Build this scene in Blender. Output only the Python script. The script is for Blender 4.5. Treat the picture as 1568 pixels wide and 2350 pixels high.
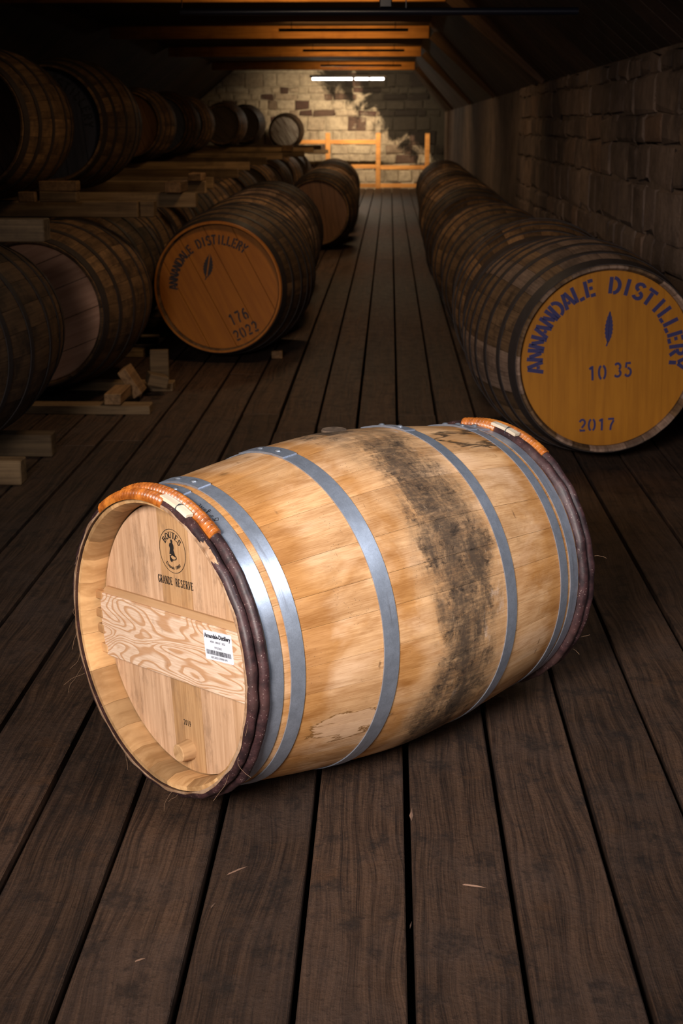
import bpy, bmesh, math, random
from mathutils import Vector, Matrix
sc = bpy.context.scene
for o in list(bpy.data.objects): bpy.data.objects.remove(o)
COL = sc.collection
R = random.Random(7)
PI = math.pi
def rad(d): return d*PI/180

# ------------------------------------------------------------------ camera
F_PX, PITCH, YAW, HCAM = 3191.0, 0.2717, -0.0337, 1.3295
cam = bpy.data.cameras.new('camera'); co = bpy.data.objects.new('camera', cam); COL.objects.link(co)
cam.sensor_fit = 'VERTICAL'; cam.sensor_height = 36.0; cam.lens = 36.0*F_PX/2350.0
co.location = (0, 0, HCAM)
fw = Vector((math.sin(YAW)*math.cos(PITCH), math.cos(YAW)*math.cos(PITCH), -math.sin(PITCH)))
co.rotation_euler = fw.to_track_quat('-Z', 'Y').to_euler()
cam.clip_end = 200; cam.clip_start = .05
cam.dof.use_dof = True; cam.dof.focus_distance = 2.75; cam.dof.aperture_fstop = 9.0
sc.camera = co
# ------------------------------------------------------------------ world, lights, exposure
w = bpy.data.worlds.new('world'); sc.world = w; w.use_nodes = True
w.node_tree.nodes['Background'].inputs[0].default_value = (.6, .55, .6, 1)
w.node_tree.nodes['Background'].inputs[1].default_value = .004
sc.view_settings.view_transform = 'Standard'; sc.view_settings.look = 'None'
sc.view_settings.exposure = 0.0; sc.view_settings.gamma = 1.0; sc.view_settings.use_curve_mapping = False
def area(name, loc, tgt, size, power, col, spread=180, sy=None):
    l = bpy.data.lights.new(name, 'AREA'); l.energy = power; l.color = col; l.size = size
    if sy: l.shape = 'RECTANGLE'; l.size_y = sy
    l.spread = rad(spread)
    o = bpy.data.objects.new(name, l); COL.objects.link(o); o.location = loc
    o.rotation_euler = (Vector(tgt)-Vector(loc)).to_track_quat('-Z', 'Y').to_euler()
    return o
area('softbox_key', (-1.0, -.55, 1.85), (.05, 3.1, .35), .9, 27, (1, .93, .88), 52)
area('softbox_fill', (1.15, 1.5, 2.25), (-.05, 2.75, .4), .8, 7.2, (.86, .92, 1), 75)  # unseen fill, added overhead right to brighten the barrel flank and hoops
for k_, y_ in enumerate((6.4, 9.5, 13.5, 18.0, 23.0)):
    area('aisle_lamp', (-.35, y_, 2.22), (-.35, y_+.6, 0), .4, (11, 12, 16, 17, 20)[k_], (1, .69, .38), 155)

# ------------------------------------------------------------------ mesh helpers
def link(name, me, mat=None, parent=None, loc=None):
    o = bpy.data.objects.new(name, me); COL.objects.link(o)
    if me and mat:
        if not len(me.materials): me.materials.append(mat)
    if parent: o.parent = parent
    if loc is not None: o.location = loc
    return o
def mesh(name, verts, faces, sharp=35, smooth=True, recalc=True):
    me = bpy.data.meshes.new(name); me.from_pydata([tuple(v) for v in verts], [], faces)
    if recalc:
        bm = bmesh.new(); bm.from_mesh(me); bmesh.ops.recalc_face_normals(bm, faces=bm.faces); bm.to_mesh(me); bm.free()
    if smooth:
        me.polygons.foreach_set('use_smooth', [True]*len(me.polygons))
        me.set_sharp_from_angle(angle=rad(sharp))
    me.update(); return me
def bevel(me, wdt, seg=1):
    bm = bmesh.new(); bm.from_mesh(me)
    bmesh.ops.bevel(bm, geom=bm.edges[:], offset=wdt, segments=seg, affect='EDGES', profile=.5)
    bm.to_mesh(me); bm.free(); return me
def box_me(name, sx, sy, sz, bev=.003, origin='bottom', jit=0):
    z0 = 0 if origin == 'bottom' else -sz/2
    v = []
    for x in (-sx/2, sx/2):
        for y in (-sy/2, sy/2):
            for z in (z0, z0+sz): v.append((x+R.uniform(-jit, jit), y+R.uniform(-jit, jit), z+(R.uniform(-jit, jit) if z > z0 else 0)))
    f = [(0,1,3,2),(4,6,7,5),(0,4,5,1),(2,3,7,6),(0,2,6,4),(1,5,7,3)]
    me = mesh(name, v, f, smooth=False)
    if bev: bevel(me, bev)
    return me
def empty(name, loc, rz=0):
    o = bpy.data.objects.new(name, None); COL.objects.link(o); o.location = loc; o.rotation_euler = (0, 0, rz); o.empty_display_size = .1
    return o
def tag(o, label=None, cat=None, group=None, kind=None):
    if label: o['label'] = label
    if cat: o['category'] = cat
    if group: o['group'] = group
    if kind: o['kind'] = kind
    return o

# ------------------------------------------------------------------ material helpers
class M:
    def __init__(s, name):
        s.m = bpy.data.materials.new(name); s.m.use_nodes = True; s.t = s.m.node_tree; s.t.nodes.clear()
        s.out = s.n('ShaderNodeOutputMaterial'); s.b = s.n('ShaderNodeBsdfPrincipled'); s.l(s.b, 0, s.out, 0)
    def n(s, ty, **a):
        x = s.t.nodes.new(ty)
        for k, v in a.items(): setattr(x, k, v)
        return x
    def l(s, a, i, b, j): s.t.links.new(a.outputs[i], b.inputs[j])
    def put(s, node, key, v):
        i = node.inputs[key]
        if isinstance(v, tuple) and len(v) == 2 and hasattr(v[0], 'outputs'): s.t.links.new(v[0].outputs[v[1]], i)
        else: i.default_value = v
    def math(s, op, a, b=None, c=None, clamp=False):
        x = s.n('ShaderNodeMath', operation=op); x.use_clamp = clamp
        for k, v in enumerate((a, b, c)):
            if v is not None: s.put(x, k, v)
        return (x, 0)
    def vmath(s, op, a, b=None):
        x = s.n('ShaderNodeVectorMath', operation=op); s.put(x, 0, a)
        if b is not None: s.put(x, 1, b)
        return (x, 0)
    def noise(s, vec, scale, detail=3, rough=.55, dist=0):
        x = s.n('ShaderNodeTexNoise'); s.put(x, 'Vector', vec); x.inputs['Scale'].default_value = scale
        x.inputs['Detail'].default_value = detail; x.inputs['Roughness'].default_value = rough; x.inputs['Distortion'].default_value = dist
        return (x, 0)
    def voro(s, vec, scale, rnd=1):
        x = s.n('ShaderNodeTexVoronoi'); s.put(x, 'Vector', vec); x.inputs['Scale'].default_value = scale
        return (x, 0)
    def ramp(s, fac, stops):
        x = s.n('ShaderNodeValToRGB'); s.put(x, 0, fac); e = x.color_ramp.elements
        while len(e) < len(stops): e.new(.5)
        for k, (p, c) in enumerate(stops):
            e[k].position = p; e[k].color = (c, c, c, 1) if not isinstance(c, tuple) else (*c, 1)
        return (x, 0)
    def step(s, fac, a, b):      # smooth mask
        x = s.n('ShaderNodeMapRange', interpolation_type='SMOOTHSTEP'); s.put(x, 0, fac)
        x.inputs[1].default_value = a; x.inputs[2].default_value = b
        return (x, 0)
    def mix(s, fac, a, b, mode='MIX'):
        x = s.n('ShaderNodeMix', data_type='RGBA', blend_type=mode)
        s.put(x, 0, fac); s.put(x, 6, a if not (isinstance(a, tuple) and len(a) == 3) else (*a, 1)); s.put(x, 7, b if not (isinstance(b, tuple) and len(b) == 3) else (*b, 1))
        return (x, 2)
    def scale(s, vec, v):
        x = s.n('ShaderNodeMapping'); s.put(x, 0, vec); x.inputs['Scale'].default_value = v; return (x, 0)
    def coord(s, which='Object', rand=False):
        v = (s.n('ShaderNodeTexCoord'), {'Generated': 0, 'Normal': 1, 'UV': 2, 'Object': 3}[which])
        if rand:
            oi = s.n('ShaderNodeObjectInfo'); k = s.math('MULTIPLY', (oi, 'Random'), 37.0)
            v = s.vmath('ADD', v, s.comb(k, s.math('MULTIPLY', k, 1.7), s.math('MULTIPLY', k, 2.3)))
        return v
    def comb(s, x, y, z):
        c = s.n('ShaderNodeCombineXYZ'); s.put(c, 0, x); s.put(c, 1, y); s.put(c, 2, z); return (c, 0)
    def rnd(s):
        return (s.n('ShaderNodeObjectInfo'), 'Random')
    def bump(s, h, strength=.3, dist=.002):
        b = s.n('ShaderNodeBump'); b.inputs['Strength'].default_value = strength; b.inputs['Distance'].default_value = dist
        s.put(b, 'Height', h); s.t.links.new(b.outputs[0], s.b.inputs['Normal'])
    def fin(s, col, rough=.6, metal=0, spec=.4):
        s.put(s.b, 'Base Color', col if not (isinstance(col, tuple) and len(col) == 3) else (*col, 1))
        s.put(s.b, 'Roughness', rough); s.put(s.b, 'Metallic', metal); s.put(s.b, 'Specular IOR Level', spec)
        return s.m

def plain(name, col, rough=.6, metal=0, spec=.4):
    return M(name).fin(col, rough, metal, spec)
def timber(name, c_lo, c_hi, axis=0, rand=True, rough=.75, grain=1.0, dirt=.5, dirtcol=(.012, .008, .006), spec=.25, bump=.4):
    """sawn wood; grain runs along the given local axis"""
    m = M(name); v = m.coord('Object', rand)
    s1 = [60, 60, 60]; s1[axis] = 2.2; s2 = [9, 9, 9]; s2[axis] = 1.0
    g = m.noise(m.scale(v, s1), grain, 3, .6, .3); b = m.noise(m.scale(v, s2), grain, 3, .6, 1.2); d = m.noise(v, 5, 5, .65)
    f = m.math('ADD', m.math('MULTIPLY', g, .5), m.math('MULTIPLY', b, .5))
    c = m.mix(m.step(f, .32, .68), c_lo, c_hi)
    c = m.mix(m.math('MULTIPLY', m.step(d, .45, .75), dirt), c, dirtcol)
    tone = m.math('ADD', m.math('MULTIPLY', m.rnd(), .7), .6)
    x = m.n('ShaderNodeHueSaturation'); m.put(x, 'Value', tone); m.put(x, 'Color', c)
    m.bump(f, bump, .002)
    return m.fin((x, 0), rough, 0, spec)

# ---- materials of the scene
def mat_floor():
    m = M('floor_wood'); v = m.coord('Object', True)
    warp = m.vmath('ADD', v, m.comb(m.math('MULTIPLY', m.noise(m.scale(v, (5, 1.4, 1)), 1, 2, .5), .10), 0.0, 0.0))
    ring = m.noise(m.scale(warp, (75, 1.1, 5)), 1, 3, .6); fine = m.noise(m.scale(warp, (330, 6, 50)), 1, 3, .65)
    blot = m.noise(v, 3.6, 6, .7); blot2 = m.noise(m.scale(v, (16, 11, 1)), 1, 6, .75); pit = m.noise(v, 70, 4, .75)
    f = m.math('ADD', m.math('MULTIPLY', ring, .5), m.math('MULTIPLY', fine, .5))
    c = m.mix(m.step(f, .34, .66), (.020, .0105, .007), (.104, .054, .031))
    c = m.mix(m.math('MULTIPLY', m.step(blot, .44, .66), .5), c, (.078, .047, .034))
    c = m.mix(m.math('MULTIPLY', m.step(blot2, .50, .68), .75), c, (.014, .0085, .0065))
    c = m.mix(m.math('MULTIPLY', m.step(pit, .56, .7), .55), c, (.012, .007, .005))
    warm = m.noise(v, 11, 4, .65); c = m.mix(m.math('MULTIPLY', m.step(warm, .60, .74), .35), c, (.115, .050, .020))
    spk = m.voro(v, 120); rs = m.noise(v, 13, 3); sm = m.math('MULTIPLY', m.step(spk, .12, .05), m.step(rs, .54, .64)); c = m.mix(m.math('MULTIPLY', sm, .4), c, (.22, .17, .14))
    x = m.n('ShaderNodeHueSaturation'); m.put(x, 'Value', m.math('ADD', m.math('MULTIPLY', m.rnd(), .3), .56)); m.put(x, 'Color', c)
    h = m.math('ADD', m.math('MULTIPLY', f, .7), m.math('ADD', m.math('MULTIPLY', blot2, .8), m.math('MULTIPLY', pit, .5))); m.bump(h, .9, .006)
    return m.fin((x, 0), m.math('ADD', m.math('MULTIPLY', blot2, .35), .40), 0, .35)
def mat_main_oak():
    m = M('new_oak_staves'); uv = m.coord('UV'); sp = m.n('ShaderNodeSeparateXYZ'); m.put(sp, 0, uv); u = (sp, 0); v = (sp, 1)
    at = m.n('ShaderNodeAttribute', attribute_name='tint'); tint = (at, 'Fac')
    off = m.comb(m.math('MULTIPLY', tint, 3.0), m.math('MULTIPLY', tint, 5.0), tint); uvo = m.vmath('ADD', uv, off)
    fine = m.noise(m.scale(uvo, (22, 420, 1)), 1, 3, .65); med = m.noise(m.scale(uvo, (5, 26, 1)), 1, 4, .62, .9); big = m.noise(m.scale(uvo, (2.6, 5.5, 1)), 1, 3, .6, .4)
    f = m.math('ADD', m.math('MULTIPLY', fine, .42), m.math('MULTIPLY', med, .58))
    c = m.mix(m.step(f, .26, .72), (.330, .155, .058), (.66, .39, .195))
    # paler, pinker staves and fields
    pale = m.math('MULTIPLY', m.math('MULTIPLY', m.step(big, .46, .66), m.step(f, .25, .6)), .62); c = m.mix(pale, c, (.70, .45, .28))
    streak = m.noise(m.scale(uvo, (9, 240, 1)), 1, 4, .7, .4); c = m.mix(m.math('MULTIPLY', m.step(streak, .56, .72), .22), c, (.20, .085, .025))
    blo = m.noise(m.scale(uv, (6, 9, 1)), 1, 5, .7, .6); c = m.mix(m.math('MULTIPLY', m.step(blo, .52, .68), .34), c, (.26, .125, .045))
    # amber tannin next to the hoops and in patches
    amb = m.noise(m.scale(uv, (5, 7, 1)), 1, 4, .62, .5)
    au = m.math('ABSOLUTE', u)
    near = m.math('MAXIMUM', m.math('MULTIPLY', m.step(m.math('ABSOLUTE', m.math('SUBTRACT', au, .36)), .085, .0), .55), m.math('MULTIPLY', m.step(m.math('ABSOLUTE', m.math('SUBTRACT', u, -.13)), .05, .0), .32))
    am = m.step(m.math('ADD', amb, m.math('MULTIPLY', near, .46)), .47, .72); c = m.mix(m.math('MULTIPLY', am, .78), c, m.mix(m.step(f, .28, .72), (.25, .09, .016), (.45, .20, .052)))
    # whitish scuffs
    scf = m.noise(m.scale(uv, (14, 6, 1)), 1, 5, .7, 1.5); c = m.mix(m.math('MULTIPLY', m.math('MULTIPLY', m.step(scf, .58, .70), m.step(m.math('ABSOLUTE', m.math('SUBTRACT', u, .07)), .13, .04)), .45), c, (.72, .56, .46))
    # rolling dirt round the bilge
    wob = m.noise(m.scale(uv, (3, 5, 1)), 1, 3, .6); uu = m.math('ADD', u, m.math('MULTIPLY', m.math('SUBTRACT', wob, .5), .20))
    band = m.step(m.math('ABSOLUTE', m.math('SUBTRACT', uu, .026)), .175, .0)
    gr = m.noise(m.scale(uv, (17, 8, 1)), 1, 7, .72, .8); gs = m.noise(m.scale(uv, (30, 170, 1)), 1, 4, .75); gp = m.noise(uv, 95, 3, .7)
    gv = m.math('ADD', m.math('ADD', m.math('MULTIPLY', gr, .56), m.math('MULTIPLY', gs, .26)), m.math('MULTIPLY', gp, .18))
    gm = m.step(m.math('ADD', gv, m.math('MULTIPLY', band, .20)), .48, .76)
    topfade = m.math('ADD', m.math('MULTIPLY', m.step(v, -.02, .12), .5), .5); gm = m.math('MULTIPLY', m.math('MULTIPLY', gm, m.step(band, .05, .7)), topfade)
    veil = m.noise(m.scale(uv, (7, 4, 1)), 1, 4, .65); c = m.mix(m.math('MULTIPLY', m.math('MULTIPLY', m.step(band, .0, .9), m.step(veil, .36, .6)), .50), c, (.20, .125, .072))
    c = m.mix(m.math('MULTIPLY', gm, .95), c, (.060, .041, .029))
    blk = m.noise(m.scale(uv, (24, 34, 1)), 1, 7, .78, .5); c = m.mix(m.math('MULTIPLY', m.math('MULTIPLY', m.step(blk, .50, .66), m.step(gm, .15, .6)), .85), c, (.022, .016, .013))
    wsc = m.noise(m.scale(uv, (60, 24, 1)), 1, 5, .75); c = m.mix(m.math('MULTIPLY', m.math('MULTIPLY', m.step(wsc, .60, .70), m.step(band, .1, .5)), .35), c, (.50, .34, .21))
    # nicks and knocks, longer across the grain
    nk = m.voro(m.scale(m.vmath('ADD', uv, m.comb(m.math('MULTIPLY', fine, .006), m.math('MULTIPLY', gp, .03), 0.0)), (46, 15, 1)), 1); nr = m.noise(m.scale(uv, (7, 7, 1)), 1, 2); c = m.mix(m.math('MULTIPLY', m.math('MULTIPLY', m.step(nk, .17, .05), m.step(nr, .47, .56)), .72), c, (.12, .06, .027))
    knot = m.voro(m.scale(uv, (5.5, 8, 1)), 1); c = m.mix(m.math('MULTIPLY', m.step(knot, .10, .02), .6), c, (.10, .045, .016))
    sp2 = m.voro(uv, 170); c = m.mix(m.math('MULTIPLY', m.math('MULTIPLY', m.step(sp2, .2, .1), m.step(gr, .52, .6)), .6), c, (.06, .04, .03))
    tk = m.noise(m.scale(uv, (260, 26, 1)), 1, 3, .6); tr = m.noise(m.scale(uv, (8, 10, 1)), 1, 3, .6); c = m.mix(m.math('MULTIPLY', m.math('MULTIPLY', m.step(tk, .66, .74), m.step(tr, .5, .62)), .6), c, (.12, .055, .02))
    # water stains with dark rims: one low near the front bilge hoop, one high near the back
    def stain(u0, v0, su, sv, n0):
        du = m.math('DIVIDE', m.math('SUBTRACT', u, u0), su); dv = m.math('DIVIDE', m.math('SUBTRACT', v, v0), sv)
        d = m.math('SQRT', m.math('ADD', m.math('MULTIPLY', du, du), m.math('MULTIPLY', dv, dv)))
        nz = m.noise(m.scale(uv, (9, 42, 1)), 1, 4, .65, 1.0)
        return m.math('ADD', d, m.math('MULTIPLY', m.math('SUBTRACT', nz, .5), n0))
    d1 = stain(-.255, .70, .085, .036, 1.9)
    c = m.mix(m.math('MULTIPLY', m.step(d1, 1.0, .95), .45), c, (.68, .44, .28))
    c = m.mix(m.math('MULTIPLY', m.step(m.math('ABSOLUTE', m.math('SUBTRACT', d1, 1.0)), .09, .02), .85), c, (.17, .075, .02))
    d2 = stain(.285, .085, .085, .05, 2.6)
    c = m.mix(m.math('MULTIPLY', m.step(m.math('ABSOLUTE', m.math('SUBTRACT', d2, .85)), .26, .03), .9), c, (.035, .023, .015))
    # per stave tone
    x = m.n('ShaderNodeHueSaturation'); m.put(x, 'Value', m.math('ADD', m.math('MULTIPLY', tint, .24), .82)); m.put(x, 'Color', c)
    m.bump(m.math('ADD', f, m.math('MULTIPLY', gv, .6)), .28, .0012)
    return m.fin((x, 0), .7, 0, .12)
def mat_steel(name, base, rough, old=False):
    m = M(name); v = m.coord('Object', True)
    n1 = m.noise(v, 34, 6, .75); n2 = m.noise(m.scale(v, (90, 5, 5)), 1, 4, .7); n3 = m.noise(v, 420, 2, .6); n4 = m.noise(v, 7, 3, .6)
    c = m.mix(m.step(n1, .3, .72), tuple(.84*x for x in base), tuple(min(1, 1.12*x) for x in base))
    c = m.mix(m.math('MULTIPLY', m.step(n3, .48, .66), .30), c, tuple(.62*x for x in base))
    c = m.mix(m.math('MULTIPLY', m.step(n2, .60, .75), .4 if not old else .75), c, (.12, .10, .10) if not old else (.05, .02, .01))
    m.bump(m.math('ADD', n1, m.math('MULTIPLY', n3, .5)), .10, .001)
    return m.fin(c, m.math('ADD', m.math('MULTIPLY', n4, .24), rough-.12), .78 if not old else 0.0, .5 if not old else .18)
def mat_bark():
    m = M('chestnut_bark'); v = m.coord('Object'); n = m.noise(v, 30, 5, .7); n2 = m.noise(v, 8, 3)
    c = m.mix(m.step(n, .35, .7), (.014, .006, .007), (.055, .022, .022)); c = m.mix(m.math('MULTIPLY', m.step(n2, .5, .7), .5), c, (.075, .036, .03))
    sp = m.voro(v, 190); r_ = m.noise(v, 60, 2); k = m.math('MULTIPLY', m.step(sp, .24, .12), m.step(r_, .46, .6))
    c = m.mix(m.math('MULTIPLY', k, .6), c, (.30, .22, .19))
    m.bump(n, .4, .002); return m.fin(c, .5, 0, .4)
def mat_cane():
    m = M('cane_binding'); v = m.coord('Object'); n = m.noise(v, 45, 4, .7); n2 = m.noise(v, 12, 3)
    c = m.mix(m.step(n, .32, .7), (.17, .042, .006), (.43, .125, .018)); c = m.mix(m.math('MULTIPLY', m.step(n2, .52, .66), .5), c, (.52, .19, .03))
    return m.fin(c, .34, 0, .5)
def mat_bar_pine():
    m = M('pine_bar'); v = m.coord('Object')
    wv = m.n('ShaderNodeTexNoise'); m.put(wv, 'Vector', m.scale(v, (1, 3.3, 15))); wv.inputs['Scale'].default_value = 1; wv.inputs['Detail'].default_value = 1.6; wv.inputs['Distortion'].default_value = .7; wv.inputs['Roughness'].default_value = .4
    k = m.math('FRACT', m.math('MULTIPLY', (wv, 0), 19.0)); line = m.math('MULTIPLY', m.step(k, .48, .74), m.step(k, .98, .90))
    fi = m.noise(m.scale(v, (1, 16, 260)), 1, 3, .6)
    c = m.mix(m.step(fi, .3, .7), (.52, .34, .225), (.65, .48, .355)); c = m.mix(m.math('MULTIPLY', line, .72), c, (.38, .175, .065))
    dt = m.noise(v, 26, 4, .7); c = m.mix(m.math('MULTIPLY', m.step(dt, .60, .75), .35), c, (.2, .12, .08))
    m.bump(line, .35, .001); return m.fin(c, .7, 0, .2)
def mat_head_oak():
    m = M('oak_head'); v = m.coord('Object', True)
    g = m.noise(m.scale(v, (1, 190, 7)), 1, 3, .65); b = m.noise(m.scale(v, (1, 28, 2.2)), 1, 3, .6, .6); f = m.math('ADD', m.math('MULTIPLY', g, .5), m.math('MULTIPLY', b, .5))
    at = m.n('ShaderNodeAttribute', attribute_name='tint'); t = (at, 'Fac')
    c = m.mix(m.step(f, .3, .7), (.37, .21, .115), (.57, .36, .225)); d = m.mix(m.step(f, .3, .7), (.27, .135, .05), (.45, .255, .11))
    c = m.mix(t, c, d); st = m.noise(m.scale(v, (1, 24, 11)), 1, 6, .72); c = m.mix(m.math('MULTIPLY', m.step(st, .50, .68), .5), c, (.20, .115, .065))
    m.bump(f, .25, .001); return m.fin(c, .68, 0, .22)
def mat_paint(name, col, dark, worn):
    m = M(name); v = m.coord('Object', False)
    g = m.noise(m.scale(v, (1, 40, 3)), 1, 3, .6); n = m.noise(v, 6, 5, .68); n2 = m.noise(m.scale(v, (1, 30, 5)), 1, 4, .7)
    c = m.mix(m.step(g, .3, .75), col, dark); c = m.mix(m.math('MULTIPLY', m.step(n, .5, .75), .4), c, dark)
    c = m.mix(m.math('MULTIPLY', m.step(n2, .66, .76), worn), c, (.03, .014, .006))
    m.bump(g, .2, .001); return m.fin(c, .55, 0, .3)
def mat_old_stave(name, lo, hi, dirt=.75):
    m = M(name); v = m.coord('Object', True)
    g = m.noise(m.scale(v, (5, 120, 20)), 1, 3, .65); b = m.noise(m.scale(v, (2, 14, 6)), 1, 3, .6); d = m.noise(m.scale(v, (7, 5, 5)), 1, 5, .7)
    f = m.math('ADD', m.math('MULTIPLY', g, .5), m.math('MULTIPLY', b, .5)); c = m.mix(m.step(f, .3, .7), lo, hi)
    c = m.mix(m.math('MULTIPLY', m.step(d, .44, .68), dirt), c, (.012, .008, .007))
    x = m.n('ShaderNodeHueSaturation'); m.put(x, 'Value', m.math('ADD', m.math('MULTIPLY', m.rnd(), .65), .62)); m.put(x, 'Color', c)
    m.bump(f, .4, .002); return m.fin((x, 0), .72, 0, .2)
def mat_stone(name, cols, mould, wash=None):
    """rubble stone: own colour by stone, lime wash and black mould laid over it in room coordinates"""
    m = M(name); ge = m.n('ShaderNodeNewGeometry'); P = (ge, 'Position'); v = m.coord('Object', True)
    n = m.noise(v, 9, 6, .7); n2 = m.noise(v, 40, 4, .7)
    c = m.ramp(m.rnd(), cols); c = m.mix(m.math('MULTIPLY', m.step(n, .35, .7), .45), c, (.05, .035, .028))
    if wash:
        wn = m.noise(m.scale(P, (1.6, 1.6, .9)), 1, 5, .68, .6); wn2 = m.noise(P, 9, 5, .7); a = m.math('ADD', m.math('MULTIPLY', wn, .6), m.math('MULTIPLY', wn2, .4))
        c = m.mix(m.math('MULTIPLY', m.step(a, wash[1], wash[1]+.16), wash[2]), c, wash[0])
    if mould: c = mould(m, P, c)
    m.bump(m.math('ADD', n, m.math('MULTIPLY', n2, .6)), .8, .02); return m.fin(c, .85, 0, .2)
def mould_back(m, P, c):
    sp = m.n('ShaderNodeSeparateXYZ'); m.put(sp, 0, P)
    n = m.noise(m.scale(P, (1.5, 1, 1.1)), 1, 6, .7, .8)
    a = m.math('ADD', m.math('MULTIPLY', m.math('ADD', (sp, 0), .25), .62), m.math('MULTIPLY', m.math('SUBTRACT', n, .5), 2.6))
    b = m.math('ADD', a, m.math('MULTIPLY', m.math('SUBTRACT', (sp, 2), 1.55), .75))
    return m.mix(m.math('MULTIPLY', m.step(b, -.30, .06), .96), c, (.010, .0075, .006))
def streak_right(m, P, c):
    n = m.noise(m.scale(P, (3, 1.5, 1.1)), 1, 6, .72, .4); n2 = m.noise(m.scale(P, (6, 4, 2.6)), 1, 6, .75)
    c = m.mix(m.math('MULTIPLY', m.step(n, .42, .66), .6), c, (.022, .015, .013))
    return m.mix(m.math('MULTIPLY', m.step(n2, .55, .70), .5), c, (.20, .135, .10))

MT = dict(
    floor=mat_floor(), gap=plain('floor_void', (.004, .003, .003), .9),
    oak=mat_main_oak(), head=mat_head_oak(), pine=mat_bar_pine(), bark=mat_bark(), cane=mat_cane(),
    steel=mat_steel('galvanised_steel', (.44, .48, .57), .40), rivet=mat_steel('rivet_steel', (.36, .38, .43), .38),
    iron=mat_steel('old_hoop_iron', (.030, .022, .020), .60, True),
    chime=timber('oak_chime', (.33, .165, .06), (.56, .33, .15), 0, True, dirt=.45, dirtcol=(.16, .08, .035), bump=.2), spile=timber('spile_oak', (.24, .13, .055), (.44, .265, .13), 0, False, dirt=.4, dirtcol=(.1, .06, .04)),
    peg=timber('oak_peg', (.40, .19, .07), (.58, .33, .15), 1, True, dirt=.25, dirtcol=(.15, .09, .05)),
    ledge=timber('bar_edge', (.56, .31, .14), (.70, .42, .22), 1, False, dirt=.1),
    tongue=timber('split_wood', (.58, .45, .31), (.78, .66, .5), 1, True, dirt=.1, dirtcol=(.4, .3, .2)),
    sap=timber('sapwood', (.26, .13, .06), (.58, .38, .24), 0, False, dirt=.5, dirtcol=(.08, .04, .03)), wire=plain('grey_wire', (.16, .17, .19), .4, .8),
    ink=plain('burnt_ink', (.010, .007, .006), .7), white=plain('label_paper', (.62, .63, .70), .5), black=plain('label_print', (.012, .012, .016), .6),
    cork=timber('bung_wood', (.05, .032, .022), (.13, .085, .055), 0, False, dirt=.6), fibre=plain('bast_fibre', (.20, .11, .06), .8),
    ochre=mat_paint('ochre_paint', (.31, .115, .006), (.25, .088, .004), .05), orange=mat_paint('orange_paint', (.34, .108, .005), (.26, .077, .003), .35),
    pinkwood=mat_paint('raw_pink_head', (.60, .31, .19), (.44, .21, .12), .2), blueblack=mat_paint('blue_black_paint', (.035, .035, .055), (.022, .022, .034), .1),
    brownhead=mat_paint('brown_head', (.13, .06, .03), (.08, .038, .02), .4), darkhead=mat_paint('dark_head', (.045, .028, .02), (.028, .018, .012), .4),
    whitepaint=mat_paint('flaking_white_head', (.45, .40, .36), (.09, .05, .03), .9),
    navy=plain('navy_stencil', (.022, .018, .075), .6), stencil=plain('black_stencil', (.022, .014, .016), .6), dimtext=plain('black_on_black', (.008, .008, .01), .6),
    old=mat_old_stave('old_stave', (.060, .031, .015), (.17, .094, .045)), oldpink=mat_old_stave('weathered_stave', (.105, .062, .042), (.26, .165, .115), .5), olddark=mat_old_stave('sooty_stave', (.040, .021, .011), (.105, .057, .028)),
    rail=timber('sawn_rail', (.09, .052, .025), (.21, .128, .062), 0, True, dirt=.5), chock=timber('chock_wood', (.10, .05, .02), (.24, .13, .058), 1, True, dirt=.4),
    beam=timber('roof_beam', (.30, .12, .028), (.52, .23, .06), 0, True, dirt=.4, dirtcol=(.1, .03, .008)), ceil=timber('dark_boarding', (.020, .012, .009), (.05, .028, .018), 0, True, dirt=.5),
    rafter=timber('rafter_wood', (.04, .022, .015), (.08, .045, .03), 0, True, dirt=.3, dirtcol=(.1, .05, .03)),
    fence=timber('pale_timber', (.42, .17, .045), (.66, .30, .085), 0, True, dirt=.2, dirtcol=(.2, .08, .03)),
    pipe=plain('black_pipe', (.012, .013, .028), .3, .2, .5), sliver=plain('pale_sliver', (.20, .11, .07), .8),
    stone_back=mat_stone('back_stone', [(0, (.085, .045, .036)), (.24, (.13, .08, .058)), (.30, (.36, .27, .19)), (.7, (.50, .40, .29)), (1, (.42, .33, .235))], mould_back, ((.62, .52, .39), .53, .65)),
    mortar_back=mat_stone('back_mortar', [(0, (.44, .36, .26)), (1, (.46, .38, .28))], mould_back),
    stone_right=mat_stone('right_stone', [(0, (.085, .058, .047)), (.4, (.125, .086, .07)), (.8, (.175, .122, .098)), (1, (.16, .095, .065))], streak_right, ((.24, .165, .125), .50, .55)),
    mortar_right=mat_stone('right_mortar', [(0, (.14, .098, .075)), (1, (.15, .104, .08))], streak_right),
    plaster=plain('dark_wall', (.05, .035, .028), .9),
)

# ------------------------------------------------------------------ structure
Y0, YB, XL = -1.5, 31.6, -4.3
def wall_x(y): return 1.405-.0076*y
def wall_z(y): return 1.735-.0045*y
YF = 30.95
fl = link('floor', mesh('floor', [(XL, Y0, -.12), (1.6, Y0, -.12), (1.6, YB, -.12), (XL, YB, -.12), (XL, Y0, -.16), (1.6, Y0, -.16), (1.6, YB, -.16), (XL, YB, -.16)], [(0,1,2,3),(4,7,6,5),(0,4,5,1),(1,5,6,2),(2,6,7,3),(3,7,4,0)], smooth=False), MT['gap']); tag(fl, kind='structure')
PITCHX, GX0, GAPW = .1853, .0465, .0125
board_cache = {}
def board(length, wdt):
    key = (round(length, 1), wdt)
    if key not in board_cache:
        me = box_me('floor_board', wdt, key[0]-.004, .035, .0025, 'bottom'); me.materials.append(MT['floor']); board_cache[key] = me
    return board_cache[key]
lane = -24
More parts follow.
